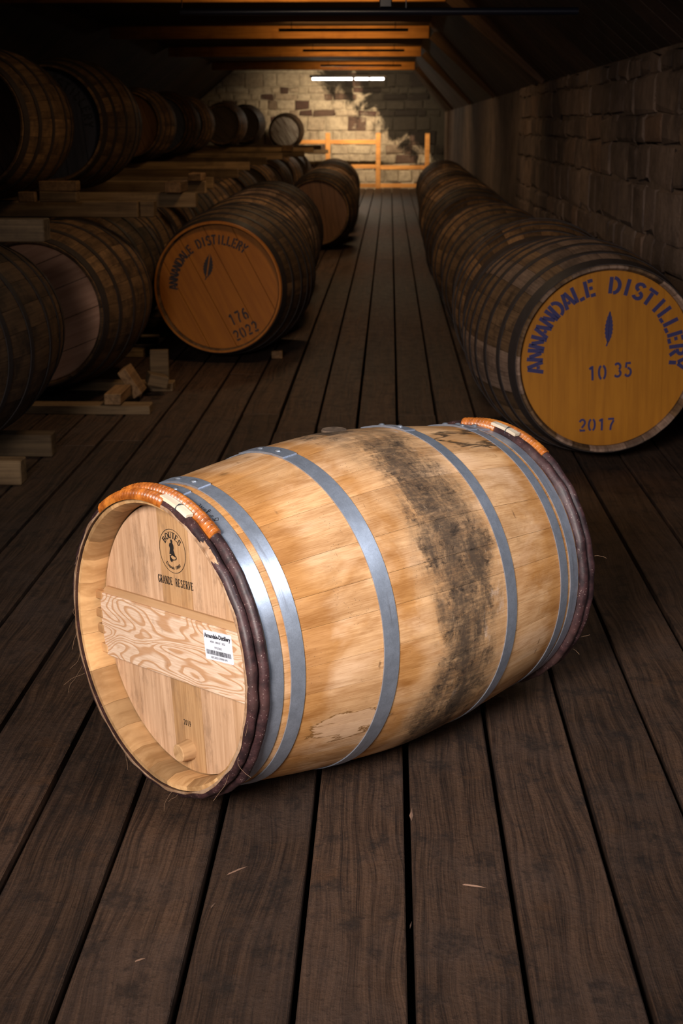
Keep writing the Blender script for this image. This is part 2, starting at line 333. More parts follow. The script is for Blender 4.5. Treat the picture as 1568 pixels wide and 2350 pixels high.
while GX0+PITCHX*lane < 1.45:
    x = GX0+PITCHX*(lane+.5); near = -9 <= lane <= 8
    y = Y0; first = True
    while y < YF-.05:
        ln = (R.uniform(7.2, 9.5) if first else R.uniform(5.5, 9)) if near else 12.0
        ln = round(min(ln, YF-y), 1); first = False
        if YF-y-ln < 1.2: ln = round(YF-y, 1)
        b = link('floor_board', board(ln, PITCHX-GAPW), None, fl, (x+R.uniform(-.0012, .0012), y+ln/2, -.035+R.uniform(-.0012, .0006)))
        b.rotation_euler = (0, R.uniform(-.004, .004), R.uniform(-.0004, .0004))
        y += ln
    lane += 1
def slab(name, pts, thick, mat):
    """quad slab given by four corners, thickened along its normal"""
    p = [Vector(q) for q in pts]; n = (p[1]-p[0]).cross(p[3]-p[0]).normalized()*thick
    return mesh(name, p+[q+n for q in p], [(0,1,2,3),(4,7,6,5),(0,4,5,1),(1,5,6,2),(2,6,7,3),(3,7,4,0)], smooth=False)
wr = link('wall_right', slab('wall_right', [(wall_x(Y0)+.02, Y0, -.05), (wall_x(Y0)+.02, Y0, wall_z(Y0)), (wall_x(YB)+.02, YB, wall_z(YB)), (wall_x(YB)+.02, YB, -.05)], -.35, None), MT['mortar_right']); tag(wr, kind='structure')
wb = link('wall_back', slab('wall_back', [(XL, YB+.02, -.4), (1.6, YB+.02, -.4), (1.6, YB+.02, 2.9), (XL, YB+.02, 2.9)], -.35, None), MT['mortar_back']); tag(wb, kind='structure')
wl = link('wall_left', slab('wall_left', [(XL, Y0, -.05), (XL, YB, -.05), (XL, YB, 1.75), (XL, Y0, 1.75)], -.3, None), MT['plaster']); tag(wl, kind='structure')
def stone_me(a, h, d):
    """one rough block: a wide, h high, face at +y toward d"""
    v = []; k = .022
    for (yy, ins) in ((0, 0), (d*.6, .004), (d, k)):
        for sx, sz in ((-1, -1), (1, -1), (1, 1), (-1, 1)):
            v.append((sx*(a/2-ins)+R.uniform(-.018, .018), yy+R.uniform(-.004, .004)*(yy > 0), sz*(h/2-ins)+R.uniform(-.016, .016)))
    f = [(8, 9, 10, 11)]
    for l in (0, 4):
        for i in range(4): f.append((l+i, l+(i+1) % 4, l+4+(i+1) % 4, l+4+i))
    f.append((3, 2, 1, 0))
    return mesh('stone', v, f, sharp=20)
def lay(parent, mat, length, z0, z1, place, sizes, zmax, depth=.034):
    """courses of rough stones"""
    meshes = {}
    z = z0
    while z < z1-.08:
        h = min(R.choice(sizes[1]), z1-z); x = -R.uniform(0, .2)
        while x < length:
            a = R.choice(sizes[0]); key = (a, round(h, 2), R.randint(0, 2))
            if key not in meshes:
                me = stone_me(a-.018, h-.016, depth); me.materials.append(mat); meshes[key] = me
            cx = x+a/2
            if cx-a/2 > -.02 and cx+a/2 < length+.02 and z+h < zmax(cx)+.03:
                loc, rz = place(cx, z+h/2)
                o = link('stone', meshes[key], None, parent, loc); o.rotation_euler = (0, R.uniform(-.05, .05), rz)
            x += a
        z += h
ang = math.atan2(-.0076, 1)
lay(wr, MT['stone_right'], 9.6, 0.42, 1.69, lambda c, z: ((wall_x(5.2+c)+.02, 5.2+c, z), PI/2+.0076), ((.28, .36, .46, .62), (.15, .2, .26)), lambda c: wall_z(5.2+c), .020)
lay(wb, MT['stone_back'], 5.25, -.1, 2.5, lambda c, z: ((1.2-c, YB+.02, z), PI), ((.2, .3, .4, .5), (.14, .2, .26, .3)), lambda c: 9, .03)
# ceiling: flat part and boarded slopes
ZC = 2.475; XC = .46; XCL = -3.4
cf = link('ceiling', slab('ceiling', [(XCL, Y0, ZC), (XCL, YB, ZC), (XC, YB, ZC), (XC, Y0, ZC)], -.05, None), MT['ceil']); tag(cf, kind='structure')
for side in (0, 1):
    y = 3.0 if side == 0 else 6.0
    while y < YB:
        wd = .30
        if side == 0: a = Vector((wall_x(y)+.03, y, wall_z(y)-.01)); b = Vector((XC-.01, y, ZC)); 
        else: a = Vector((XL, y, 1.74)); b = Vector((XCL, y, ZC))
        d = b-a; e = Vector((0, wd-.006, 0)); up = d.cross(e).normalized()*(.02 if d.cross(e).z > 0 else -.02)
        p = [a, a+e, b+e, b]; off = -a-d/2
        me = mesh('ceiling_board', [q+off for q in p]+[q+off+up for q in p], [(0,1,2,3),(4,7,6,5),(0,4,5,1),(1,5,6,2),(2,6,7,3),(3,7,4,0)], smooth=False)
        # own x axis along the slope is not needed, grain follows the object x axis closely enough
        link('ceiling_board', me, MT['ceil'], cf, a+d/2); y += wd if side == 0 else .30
# roof frames: tie beam with a rafter down to the wall head
ZB = 2.33
for i, yb in enumerate((12.5, 17.7, 22.3, 27.7)):
    t = empty('trim_%d' % (i+1), (XC, yb, ZB)); tag(t, kind='structure')
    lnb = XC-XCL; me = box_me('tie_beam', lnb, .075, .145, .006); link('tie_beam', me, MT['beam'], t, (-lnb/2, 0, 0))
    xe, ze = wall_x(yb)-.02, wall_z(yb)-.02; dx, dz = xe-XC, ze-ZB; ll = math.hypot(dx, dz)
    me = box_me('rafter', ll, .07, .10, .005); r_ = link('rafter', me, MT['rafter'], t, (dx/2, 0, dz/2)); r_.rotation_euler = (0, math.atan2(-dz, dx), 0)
    # lamp batten hung in front of the tie beam, turned to it
    bt = empty('batten_lamp', (-.55, yb-.75, ZB+.035))
    tag(bt, ['slim black batten lamp before the nearest roof beam', 'slim black batten lamp before the second roof beam', 'slim black batten lamp before the third roof beam', 'slim black batten lamp before the farthest roof beam'][i], 'lamp', 'roof batten lamps')
    link('housing', box_me('housing', 1.5, .03, .035, .004), MT['pipe'], bt, (0, 0, 0))
    for sx in (-.6, .6): link('hanger', box_me('hanger', .008, .008, .105, 0), MT['pipe'], bt, (sx, 0, .034))
    area('batten_light', (-.55, yb-.73, ZB+.0525), (-.55, yb, ZB+.0525), 1.3, 6.5, (1, .60, .22), 160, .02)

# ------------------------------------------------------------------ barrels: shared shape functions
def P3(s, phi, r): return (s, -math.sin(phi)*r, math.cos(phi)*r)       # phi 0 = top, 90 deg = the side turned to the aisle
def stave_mesh(name, prof, L, thick, phi0, phi1, ns, na, uvr=None, tint=0.0, recess=.06, edge=.0006):
    ss = [-L, -L+.022, -L+recess]+[-L+recess+(2*L-2*recess)*k/ns for k in range(1, ns)]+[L-recess, L-.022, L]
    v = []; uv = []; n = len(ss)
    for j in range(na+1):
        ph = phi0+(phi1-phi0)*j/na; ed = edge if j in (0, na) else 0
        for k, s in enumerate(ss):
            v.append(P3(s, ph, prof(s)-ed)); uv.append((s, ph*(uvr or .35)))
        for k, s in enumerate(ss):
            t = thick*.36 if k in (0, n-1) else thick*.88 if k in (1, n-2) else thick
            v.append(P3(s, ph, prof(s)-t)); uv.append((s+.13, ph*(uvr or .35)+.4))
    f = []
    for j in range(na):
        a, b = j*2*n, (j+1)*2*n
        for k in range(n-1):
            f.append((a+k, a+k+1, b+k+1, b+k)); f.append((a+n+k, b+n+k, b+n+k+1, a+n+k+1))
        f.append((a, b, b+n, a+n)); f.append((a+n-1, a+2*n-1, b+2*n-1, b+n-1))
    for a in (0, na*2*n):
        for k in range(n-1): f.append((a+k, a+n+k, a+n+k+1, a+k+1) if a == 0 else (a+k, a+k+1, a+n+k+1, a+n+k))
    me = mesh(name, v, f, sharp=28)
    if uvr:
        me.materials.append(MT['oak']); me.materials.append(MT['chime'])
        for p in me.polygons:
            if all((i % (2*n)) >= n or (i % n) in (0, n-1) for i in p.vertices) and sum((i % (2*n)) >= n for i in p.vertices) >= 2: p.material_index = 1
        ul = me.uv_layers.new(name='UVMap')
        for lp in me.loops: ul.data[lp.index].uv = uv[lp.vertex_index]
        at = me.attributes.new('tint', 'FLOAT', 'POINT')
        for k in range(len(v)): at.data[k].value = tint
    return me
def ring_mesh(name, sect, phi0, phi1, nseg, closed=False, mod=None):
    """sweep a closed (s, r) section round the barrel axis"""
    m_ = len(sect); v = []; f = []; cnt = nseg if closed else nseg+1
    for i in range(cnt):
        ph = phi0+(phi1-phi0)*i/nseg
        for k, (s, r) in enumerate(sect):
            if mod: s, r = mod(i, ph, k, s, r)
            v.append(P3(s, ph, r))
    for i in range(nseg):
        a, b = i*m_, ((i+1) % cnt)*m_
        for k in range(m_): f.append((a+k, a+(k+1) % m_, b+(k+1) % m_, b+k))
    if not closed: f.append(tuple(range(m_))); f.append(tuple(reversed(range((cnt-1)*m_, cnt*m_))))
    return mesh(name, v, f, sharp=40)
def hoop_sect(prof, a, b, t=.002, lift=.0004): return [(a, prof(a)+lift), (b, prof(b)+lift), (b, prof(b)+t), (a, prof(a)+t)]
def head_board_mesh(name, r, c0, c1, thick, arc=10, tint=None):
    """board of a round head: strip c0..c1 of a disc of radius r; face at x=0 looking to -x, u to the right (-y)"""
    def half(c): return math.sqrt(max(r*r-c*c, 1e-6))
    pts = []
    for k in range(arc+1):
        c = c0+(c1-c0)*k/arc; pts.append((c, -half(c)))
    for k in range(arc+1):
        c = c1+(c0-c1)*k/arc; pts.append((c, half(c)))
    n = len(pts); v = [(0, -u, w) for u, w in pts]+[(thick, -u, w) for u, w in pts]
    f = [tuple(range(n)), tuple(reversed(range(n, 2*n)))]+[(i, (i+1) % n, n+(i+1) % n, n+i) for i in range(n)]
    me = mesh(name, v, f, smooth=False)
    if tint is not None:
        at = me.attributes.new('tint', 'FLOAT', 'POINT')
        for k in range(len(v)): at.data[k].value = tint
    return me

# ------------------------------------------------------------------ lettering
def arcpts(cx, cy, rx, ry, a0, a1, n=7): return [(cx+rx*math.cos(rad(a0+(a1-a0)*k/n)), cy+ry*math.sin(rad(a0+(a1-a0)*k/n))) for k in range(n+1)]
ST = {  # stencil alphabet: strokes in a box .6 wide, 1 high
 'A': [[(.03, 0), (.25, .97)], [(.35, .97), (.57, 0)], [(.22, .30), (.38, .30)]],
 'N': [[(.06, 0), (.06, 1)], [(.17, .86), (.43, .14)], [(.54, 0), (.54, 1)]],
 'D': [[(.06, 0), (.06, 1)], arcpts(.22, .5, .33, .45, 90, -90, 9)],
 'L': [[(.08, 1), (.08, .0)], [(.24, .06), (.52, .06)]],
 'E': [[(.08, 0), (.08, 1)], [(.24, .94), (.52, .94)], [(.24, .5), (.44, .5)], [(.24, .06), (.52, .06)]],
 'I': [[(.3, 0), (.3, 1)]],
 'S': [arcpts(.3, .735, .23, .215, 25, 215, 8)+[(.26, .53)], [(.34, .47)]+arcpts(.3, .265, .23, .215, 35, -155, 8)],
 'T': [[(.02, .94), (.58, .94)], [(.3, .82), (.3, 0)]],
 'R': [[(.08, 0), (.08, 1)], [(.22, .95)]+arcpts(.3, .725, .22, .225, 80, -80, 7)+[(.22, .5)], [(.33, .4), (.54, 0)]],
 'Y': [[(.03, 1), (.26, .56)], [(.57, 1), (.34, .56)], [(.3, .46), (.3, 0)]],
 '0': [arcpts(.26, .5, .21, .46, 100, 260, 9), arcpts(.34, .5, .21, .46, 80, -80, 9)],
 '1': [[(.12, .78), (.27, .92)], [(.34, 1), (.34, 0)]],
 '2': [arcpts(.3, .7, .22, .26, 165, -5, 8)+[(.45, .52), (.26, .28)], [(.16, .17), (.12, .06), (.55, .06)]],
 '3': [arcpts(.28, .73, .22, .22, 150, -60, 8), arcpts(.28, .27, .24, .23, 62, -150, 8)],
 '5': [[(.5, .94), (.16, .94), (.14, .62)], arcpts(.28, .32, .24, .28, 95, -150, 9)],
 '6': [[(.46, .9), (.3, .94), (.14, .7), (.1, .4)]+arcpts(.3, .3, .2, .25, 190, 255, 3), arcpts(.33, .31, .2, .26, 130, -75, 8)],
 '7': [[(.05, .94), (.55, .94)], [(.52, .82), (.3, .4), (.26, 0)]],
}
def ser(x, y, d=.10): return ([(x-d, y), (x+d, y)], .075)
SF = {  # serif alphabet: (stroke, width)
 'G': [(arcpts(.36, .5, .29, .47, 45, 330, 12), .10), ([(.6, .4), (.6, .08)], .12), ser(.58, .42)],
 'R': [([(.14, 0), (.14, 1)], .13), ([(.16, .97)]+arcpts(.32, .74, .2, .23, 85, -85, 7)+[(.16, .5)], .08), ([(.34, .5), (.6, .02)], .12), ser(.14, .02), ser(.62, .02), ser(.1, .98)],
 'A': [([(.06, 0), (.33, 1)], .06), ([(.33, 1), (.62, 0)], .13), ([(.16, .33), (.5, .33)], .05), ser(.06, .02), ser(.62, .02)],
 'N': [([(.12, 0), (.12, 1)], .06), ([(.12, .98), (.58, .02)], .13), ([(.58, 0), (.58, 1)], .06), ser(.12, .02), ser(.1, .98), ser(.58, .98)],
 'D': [([(.14, 0), (.14, 1)], .13), ([(.16, .97)]+arcpts(.26, .5, .36, .47, 82, -82, 10)+[(.16, .03)], .09), ser(.12, .02), ser(.12, .98)],
 'E': [([(.14, 0), (.14, 1)], .13), ([(.14, .97), (.54, .97), (.55, .82)], .06), ([(.14, .52), (.42, .52)], .06), ([(.14, .03), (.55, .03), (.58, .2)], .06), ser(.12, .02), ser(.12, .98)],
 'S': [(arcpts(.32, .745, .2, .22, 20, 225, 8)+[(.42, .47)]+arcpts(.32, .255, .21, .22, 35, -160, 8), .10), ([(.5, .78), (.52, .98)], .05), ([(.1, .24), (.1, .02)], .05)],
 'V': [([(.06, 1), (.34, 0)], .13), ([(.34, 0), (.6, 1)], .06), ser(.06, .98), ser(.6, .98)],
 'B': [([(.14, 0), (.14, 1)], .13), ([(.16, .97)]+arcpts(.3, .755, .2, .21, 85, -85, 6)+[(.16, .54)], .09), ([(.16, .53)]+arcpts(.32, .275, .24, .25, 85, -85, 7)+[(.16, .03)], .09), ser(.12, .02), ser(.12, .98)],
 'O': [(arcpts(.35, .5, .27, .47, 90, 270, 9), .11), (arcpts(.35, .5, .27, .47, 90, -90, 9), .11)],
 'U': [([(.14, 1), (.14, .3)]+arcpts(.35, .3, .21, .28, 180, 300, 5), .13), ([(.56, 1), (.56, .3), (.47, .08)], .06), ser(.14, .98), ser(.56, .98)],
 'T': [([(.34, 0), (.34, 1)], .13), ([(.06, .84), (.08, .97), (.6, .97), (.62, .84)], .06), ser(.34, .02)],
 '2': [(arcpts(.3, .7, .2, .26, 165, -10, 8)+[(.42, .45), (.12, .05)], .08), ([(.1, .05), (.52, .05), (.54, .2)], .09)],
 '0': [(arcpts(.3, .5, .2, .46, 90, 270, 9), .09), (arcpts(.3, .5, .2, .46, 90, -90, 9), .09)],
 '1': [([(.3, 0), (.3, 1)], .11), ([(.16, .86), (.3, .98)], .05), ser(.3, .02)],
 '9': [(arcpts(.3, .68, .2, .28, -200, 160, 12), .08), ([(.5, .68), (.48, .35), (.3, .05), (.16, .02)], .08)],
}
def stroke_poly(pts, wd):
    """flat ribbon along a polyline -> verts, quads"""
    L_, R_ = [], []
    for i, (x, y) in enumerate(pts):
        ax, ay = pts[max(i-1, 0)]; bx, by = pts[min(i+1, len(pts)-1)]; dx, dy = bx-ax, by-ay; q = math.hypot(dx, dy) or 1
        nx, ny = -dy/q*wd/2, dx/q*wd/2; L_.append((x+nx, y+ny)); R_.append((x-nx, y-ny))
    n = len(pts); return L_+R_, [(i, i+1, n+i+1, n+i) for i in range(n-1)]
class Print2D:
    def __init__(s): s.v = []; s.f = []
    def add(s, v, f, tf):
        k = len(s.v); s.v += [tf(x, y) for x, y in v]; s.f += [tuple(k+i for i in q) for q in f]
    def glyph(s, ch, tf, serif=False, wd=.17):
        if serif:
            for pts, w_ in SF[ch]: s.add(*stroke_poly(pts, w_*1.15+.025), tf)
        else:
            for pts in ST[ch]: s.add(*stroke_poly(pts, wd), tf)
    def line(s, txt, cx, cy, h, width, rot=0, serif=False, wd=.17, asp=None):
        n = len(txt); adv = width/n; ws = adv/.78
        for i, ch in enumerate(txt):
            if ch == ' ': continue
            x0 = -width/2+adv*i+adv*.11
            def tf(x, y, x0=x0):
                X, Y = x0+x*ws*.98, (y-.5)*h; return (cx+X*math.cos(rot)-Y*math.sin(rot), cy+X*math.sin(rot)+Y*math.cos(rot))
            s.glyph(ch, tf, serif, wd)
    def arch(s, txt, cx, cy, r, h, a_mid, span, lw, serif=False, wd=.17, inner=False):
        n = len(txt)
        for i, ch in enumerate(txt):
            if ch == ' ': continue
            t = (i+.5)/n-.5; a = rad(a_mid+(t*span if inner else -t*span))
            def tf(x, y, a=a):
                X, Y = (x-.3)*lw/.6, y*h
                if inner: q = (cx+(r-Y)*math.cos(a)-X*math.sin(a), cy+(r-Y)*math.sin(a)+X*math.cos(a)); return q
                return (cx+(r+Y)*math.cos(a)+X*math.sin(a), cy+(r+Y)*math.sin(a)-X*math.cos(a))
            s.glyph(ch, tf, serif, wd)
    def poly(s, pts, tf=lambda x, y: (x, y)): s.add(pts, [tuple(range(len(pts)))], tf)
    def mesh(s, name, x=0.0):
        return mesh(name, [(x, -u, w_) for u, w_ in s.v], s.f, smooth=False, recalc=False)
def font_print(txt, h, width, cx, cy, rot, bold=0.0):
    """built-in sans face as flat 2D faces, fitted to a width"""
    cu = bpy.data.curves.new('t', 'FONT'); cu.body = txt; cu.size = 1; cu.resolution_u = 2; cu.offset = bold
    o = bpy.data.objects.new('t', cu); COL.objects.link(o); dg = bpy.context.evaluated_depsgraph_get(); dg.update()
    me = o.evaluated_get(dg).to_mesh(); vs = [(v.co.x, v.co.y) for v in me.vertices]; fs = [tuple(p.vertices) for p in me.polygons]
    o.evaluated_get(dg).to_mesh_clear(); bpy.data.objects.remove(o); bpy.data.curves.remove(cu)
    x0, x1 = min(v[0] for v in vs), max(v[0] for v in vs); k = width/(x1-x0)
    def tf(x, y):
        X, Y = (x-(x0+x1)/2)*k, (y-.35)*h/.72; return (cx+X*math.cos(rot)-Y*math.sin(rot), cy+X*math.sin(rot)+Y*math.cos(rot))
    return [tf(*v) for v in vs], fs

# ------------------------------------------------------------------ the new oak wine barrel in front
RB, RH, LB, EX = .35, .2922, .4894, 1.5
def bp(s): return RB-(RB-RH)*(min(abs(s), LB*1.03)/LB)**EX
BX, BY, BTH = -.09, 2.8668, .7572
bar = empty('wine_barrel', (BX, BY, 0), BTH)
tag(bar, 'pale new oak wine barrel with galvanised hoops and bark hoops lying in the foreground', 'barrel')
def bpart(name, me, mat, parent=bar): return link(name, me, mat, parent, (0, 0, RB) if parent is bar else None)
ph = -.05; NST = 28; widths = [R.uniform(.75, 1.3) for _ in range(NST)]; tot = sum(widths)
for wd in widths:
    a = wd/tot*2*PI
    bpart('stave', stave_mesh('stave', bp, LB, .0245, ph+.0008, ph+a-.0008, 26, 5, .35, R.random(), .058), MT['oak']); ph += a
# heads
HD = -LB+.057; RR = bp(HD)-.0268; ROLL = rad(5)
head_cuts = [-RR+.0005, -.168, -.05, .052, .158, RR-.0005]; tints = [.1, .0, .8, .05, .25]
for i in range(5):
    me = head_board_mesh('head_board', RR, head_cuts[i]+.0004, head_cuts[i+1]-.0004, .022, 12, tints[i])
    o = bpart('head_board', me, MT['head']); o.location = (HD+R.uniform(-.0004, .0004), 0, RB); o.rotation_euler = (-ROLL, 0, 0)
o = bpart('back_head', head_board_mesh('back_head', RR, -RR+.001, RR-.001, .022, 24, .2), MT['head']); o.location = (-HD-.022, 0, RB)
def on_head(name, pr_, mat, off=.0012, rot=ROLL, parent=bar):
    o = link(name, pr_.mesh(name), mat, bar, (HD-off, 0, RB)); o.rotation_euler = (-rot, 0, 0); return o
# maker's round stamp
st = Print2D(); LC = (-.003, .178); LR = .0435
ringv = [(LC[0]+r*math.cos(a), LC[1]+r*math.sin(a)) for r in (LR, LR+.0011) for a in [2*PI*k/64 for k in range(64)]]
st.add(ringv, [(k, (k+1) % 64, 64+(k+1) % 64, 64+k) for k in range(64)], lambda x, y: (x, y))
st.arch('BOUTES', LC[0], LC[1], .0262, .0125, 90, 122, .0098, True)
vv, ff = font_print('Depuis 1880', .0065, .050, 0, 0, 0, .02)
st.add(vv, ff, lambda x, y: (LC[0]+(.0335-y)*math.sin(x/.0335), LC[1]-(.0335-y)*math.cos(x/.0335)))
fig = [(-.003, .020), (.0005, .021), (.003, .0185), (.0025, .0145), (.005, .011), (.0055, .006), (.004, .002), (.0065, -.004), (.0085, -.010), (.0075, -.0108), (-.006, -.006), (-.0085, -.0068), (-.0072, -.001), (-.006, .004), (-.008, .009), (-.006, .0135), (-.002, .0145)]
st.poly([(LC[0]+x*1.15-.001, LC[1]+y*1.1+.0005) for x, y in fig])
tub = [(-.0105, -.0085)]+[(-.0105, -.0185), (-.008, -.0215), (-.0045, -.0235), (-.006, -.021), (-.001, -.0222), (-.003, -.0195), (.0015, -.0195), (-.004, -.0155)]
st.poly([(LC[0]+x, LC[1]+y) for x, y in tub])
eo = [(LC[0]+.0015+rx*math.cos(a), LC[1]-.0125+ry*math.sin(a)) for rx, ry in ((.0115, .0058), (.0092, .0040)) for a in [2*PI*k/28 for k in range(28)]]
st.add(eo, [(k, (k+1) % 28, 28+(k+1) % 28, 28+k) for k in range(28)], lambda x, y: (x, y))
on_head('maker_stamp', st, MT['ink'])
t2 = Print2D(); t2.line('GRANDE RESERVE', -.002, .1155, .0155, .122, 0, True); on_head('lettering', t2, MT['ink'])
t3 = Print2D(); t3.line('2019', -.002, -.176, .0115, .026, 0, True); on_head('lettering', t3, MT['ink'])
# cross bar of wavy pine, with pegs in the chime
bw, bh, bt_ = .2585, .136, .022
pts = []
for c, sgn in ((-.01-bh/2, 1), (-.01+bh/2, -1)): pts.append(c)
def hb(z): return math.sqrt(max((RR+.001)**2-z*z, 0))-.016
zs = [-.01-bh/2+bh*k/6 for k in range(7)]
out = [(hb(z), z) for z in zs]+[(-hb(z), z) for z in reversed(zs)]
n = len(out); v = [(0, -u, z) for u, z in out]+[(bt_, -u, z) for u, z in out]
me = mesh('cross_bar', v, [tuple(range(n)), tuple(reversed(range(n, 2*n)))]+[(i, (i+1) % n, n+(i+1) % n, n+i) for i in range(n)], smooth=False); bevel(me, .0012)
cb = link('cross_bar', me, MT['pine'], bar, (HD-bt_-.0004, 0, RB)); cb.rotation_euler = (-ROLL, 0, 0)
lw_ = hb(bh/2-.01)+.002; ez = -.01+bh/2-.004
me = mesh('top_edge', [(-.0008, -lw_, ez), (-.0008, lw_, ez), (bt_, lw_, ez), (bt_, -lw_, ez), (bt_-.006, -lw_, ez+.014), (bt_-.006, lw_, ez+.014), (bt_, lw_, ez+.014), (bt_, -lw_, ez+.014)], [(0,1,2,3),(4,7,6,5),(0,4,5,1),(1,5,6,2),(2,6,7,3),(3,7,4,0)], smooth=False)
led = link('top_edge', me, MT['ledge'], cb, (0, 0, 0))
for sgn in (-1, 1):
    for k, z in enumerate((.052, .012, -.022, -.064)):
        me = box_me('peg', .017, .032, .019, .002, 'center', .001)
        p = link('peg', me, MT['peg'], cb, (bt_*.30, -sgn*(hb(z)+.0095), z))
# sticker on the bar
lab = Print2D(); w2, h2, rr = .0445, .0285, .003
lp = []
for cx, cy, a0 in ((w2-rr, h2-rr, 0), (-w2+rr, h2-rr, 90), (-w2+rr, -h2+rr, 180), (w2-rr, -h2+rr, 270)):
    for k in range(5): a = rad(a0+22.5*k); lp.append((cx+rr*math.cos(a), cy+rr*math.sin(a)))
n = len(lp); v = [(0, -u, z) for u, z in lp]+[(.0007, -u, z) for u, z in lp]
me = mesh('sticker', v, [tuple(range(n)), tuple(reversed(range(n, 2*n)))]+[(i, (i+1) % n, n+(i+1) % n, n+i) for i in range(n)], smooth=False)
LU, LV = .158, .0195
stk = link('sticker', me, MT['white'], cb, (-.0009, -LU, LV)); stk.rotation_euler = (rad(-3), 0, 0); stk['label'] = 'white paper sticker with barcode'
tx = Print2D(); idt = lambda x, y: (x, y)
for txt, h, wd, cy, bo in (('Annandale-Distillery', .0085, .083, .0195, .035), ('MSW - 000107 - 2022', .0042, .047, .008, .0), ('19/12/2022', .0042, .023, -.0025, .0), ('ADL20221200001043', .0042, .052, -.0225, .0)):
    tx.add(*font_print(txt, h, wd, 0, cy, 0, bo), idt)
x = -.039; rb_ = random.Random(3)
while x < .039:
    bwid = rb_.choice((.0007, .0007, .0013, .002)); tx.poly([(x, -.0175), (x+bwid, -.0175), (x+bwid, -.0085), (x, -.0085)]); x += bwid+rb_.choice((.0007, .0009, .0014))
link('print', tx.mesh('print'), MT['black'], stk, (-.0005, 0, 0))
# tasting spile low on the head
def lathe(name, prof_, n=24):
    v = []; f = []; k = len(prof_)
    for i in range(n):
        a = 2*PI*i/n
        for (x_, r_) in prof_: v.append((x_, r_*math.cos(a), r_*math.sin(a)))
    for i in range(n):
        for j in range(k-1): f.append((i*k+j, i*k+j+1, ((i+1) % n)*k+j+1, ((i+1) % n)*k+j))
    return mesh(name, v, f, sharp=30)
sp_ = link('spile', lathe('spile', [(-.030, .0001), (-.030, .0165), (-.0285, .0185), (-.01, .0205), (.004, .022), (.004, .0001)]), MT['spile'], bar, (HD, 0, RB)); 
a = -ROLL; uu_, vv_ = 0.0, -.232
sp_.location = (HD, -(uu_*math.cos(ROLL)-vv_*math.sin(ROLL)), RB+uu_*math.sin(ROLL)+vv_*math.cos(ROLL)); sp_['label'] = 'turned oak spile plug'
# bung in the bilge
bg = link('bung', lathe('bung', [(-.01, .0001), (-.01, .026), (.006, .0285), (.0085, .0265), (.009, .0001)]), MT['cork'], bar, None); bphi = rad(-11); bg.location = (.028, -math.sin(bphi)*(RB-.0055), RB+math.cos(bphi)*(RB-.0055)); bg.rotation_euler = (bphi, -PI/2, 0); bg['label'] = 'dark round bung'
# steel hoops with lapped ends and rivets
hoops = [(-.448, -.420), (-.404, -.374), (-.197, -.161), (.147, .179), (.346, .374), (.385, .417)]
rv = mesh('rivet', *(lambda: ([(0, 0, .0042)]+[(.0075*math.sin(b)*math.cos(2*PI*k/12), .0075*math.sin(b)*math.sin(2*PI*k/12), .0042*math.cos(b)) for b in (PI/6, PI/3, PI/2) for k in range(12)], [(0, 1+k, 1+(k+1) % 12) for k in range(12)]+[(1+12*j+k, 1+12*j+12+k, 1+12*j+12+(k+1) % 12, 1+12*j+(k+1) % 12) for j in range(2) for k in range(12)]))(), sharp=80); rv.materials.append(MT['rivet'])
for i, (a, b) in enumerate(hoops):
    h = bpart('hoop', ring_mesh('hoop', hoop_sect(bp, a, b, .0024), 0, 2*PI, 120, True), MT['steel'])
    lo = (-19, 6) if i != 3 else (-19, 5)
    lp_ = link('lap', ring_mesh('lap', hoop_sect(bp, a, b, .0046, .0022), rad(lo[0]), rad(lo[1]), 14), MT['steel'], h, (0, 0, 0))
    for pd in (-10.2, -.4):
        q = link('rivet', rv, None, h); mid = (a+b)/2; q.location = P3(mid, rad(pd), bp(mid)+.0044); q.rotation_euler = (rad(pd), 0, 0)
# pen scribble on the first hoop
pen = [[(0, .0), (.004, .006), (.003, .012), (-.002, .008), (0, 0), (.006, .001)], [(.010, .001), (.008, .004), (.011, .006), (.012, .002), (.014, .001)], [(.022, .0), (.024, .012), (.027, .013), (.023, .0)], [(.020, .007), (.027, .008)], [(.030, .001), (.028, .004), (.031, .006), (.033, .003), (.030, .001)], [(.036, .006), (.036, .001), (.040, .001), (.041, .006)], [(.044, .0), (.045, .006), (.049, .007)]]
pp = Print2D()
for q in pen: pp.add(*stroke_poly(q, .0011), lambda x, y: (x, y))
vs = []
for (x, y) in pp.v:
    s = -.441+y*.9; vs.append(P3(s, rad(26)-x*1.15/.3, bp(s)+.0033))
link('pen_note', mesh('pen_note', vs, pp.f, smooth=False, recalc=False), MT['ink'], bar, (0, 0, RB))
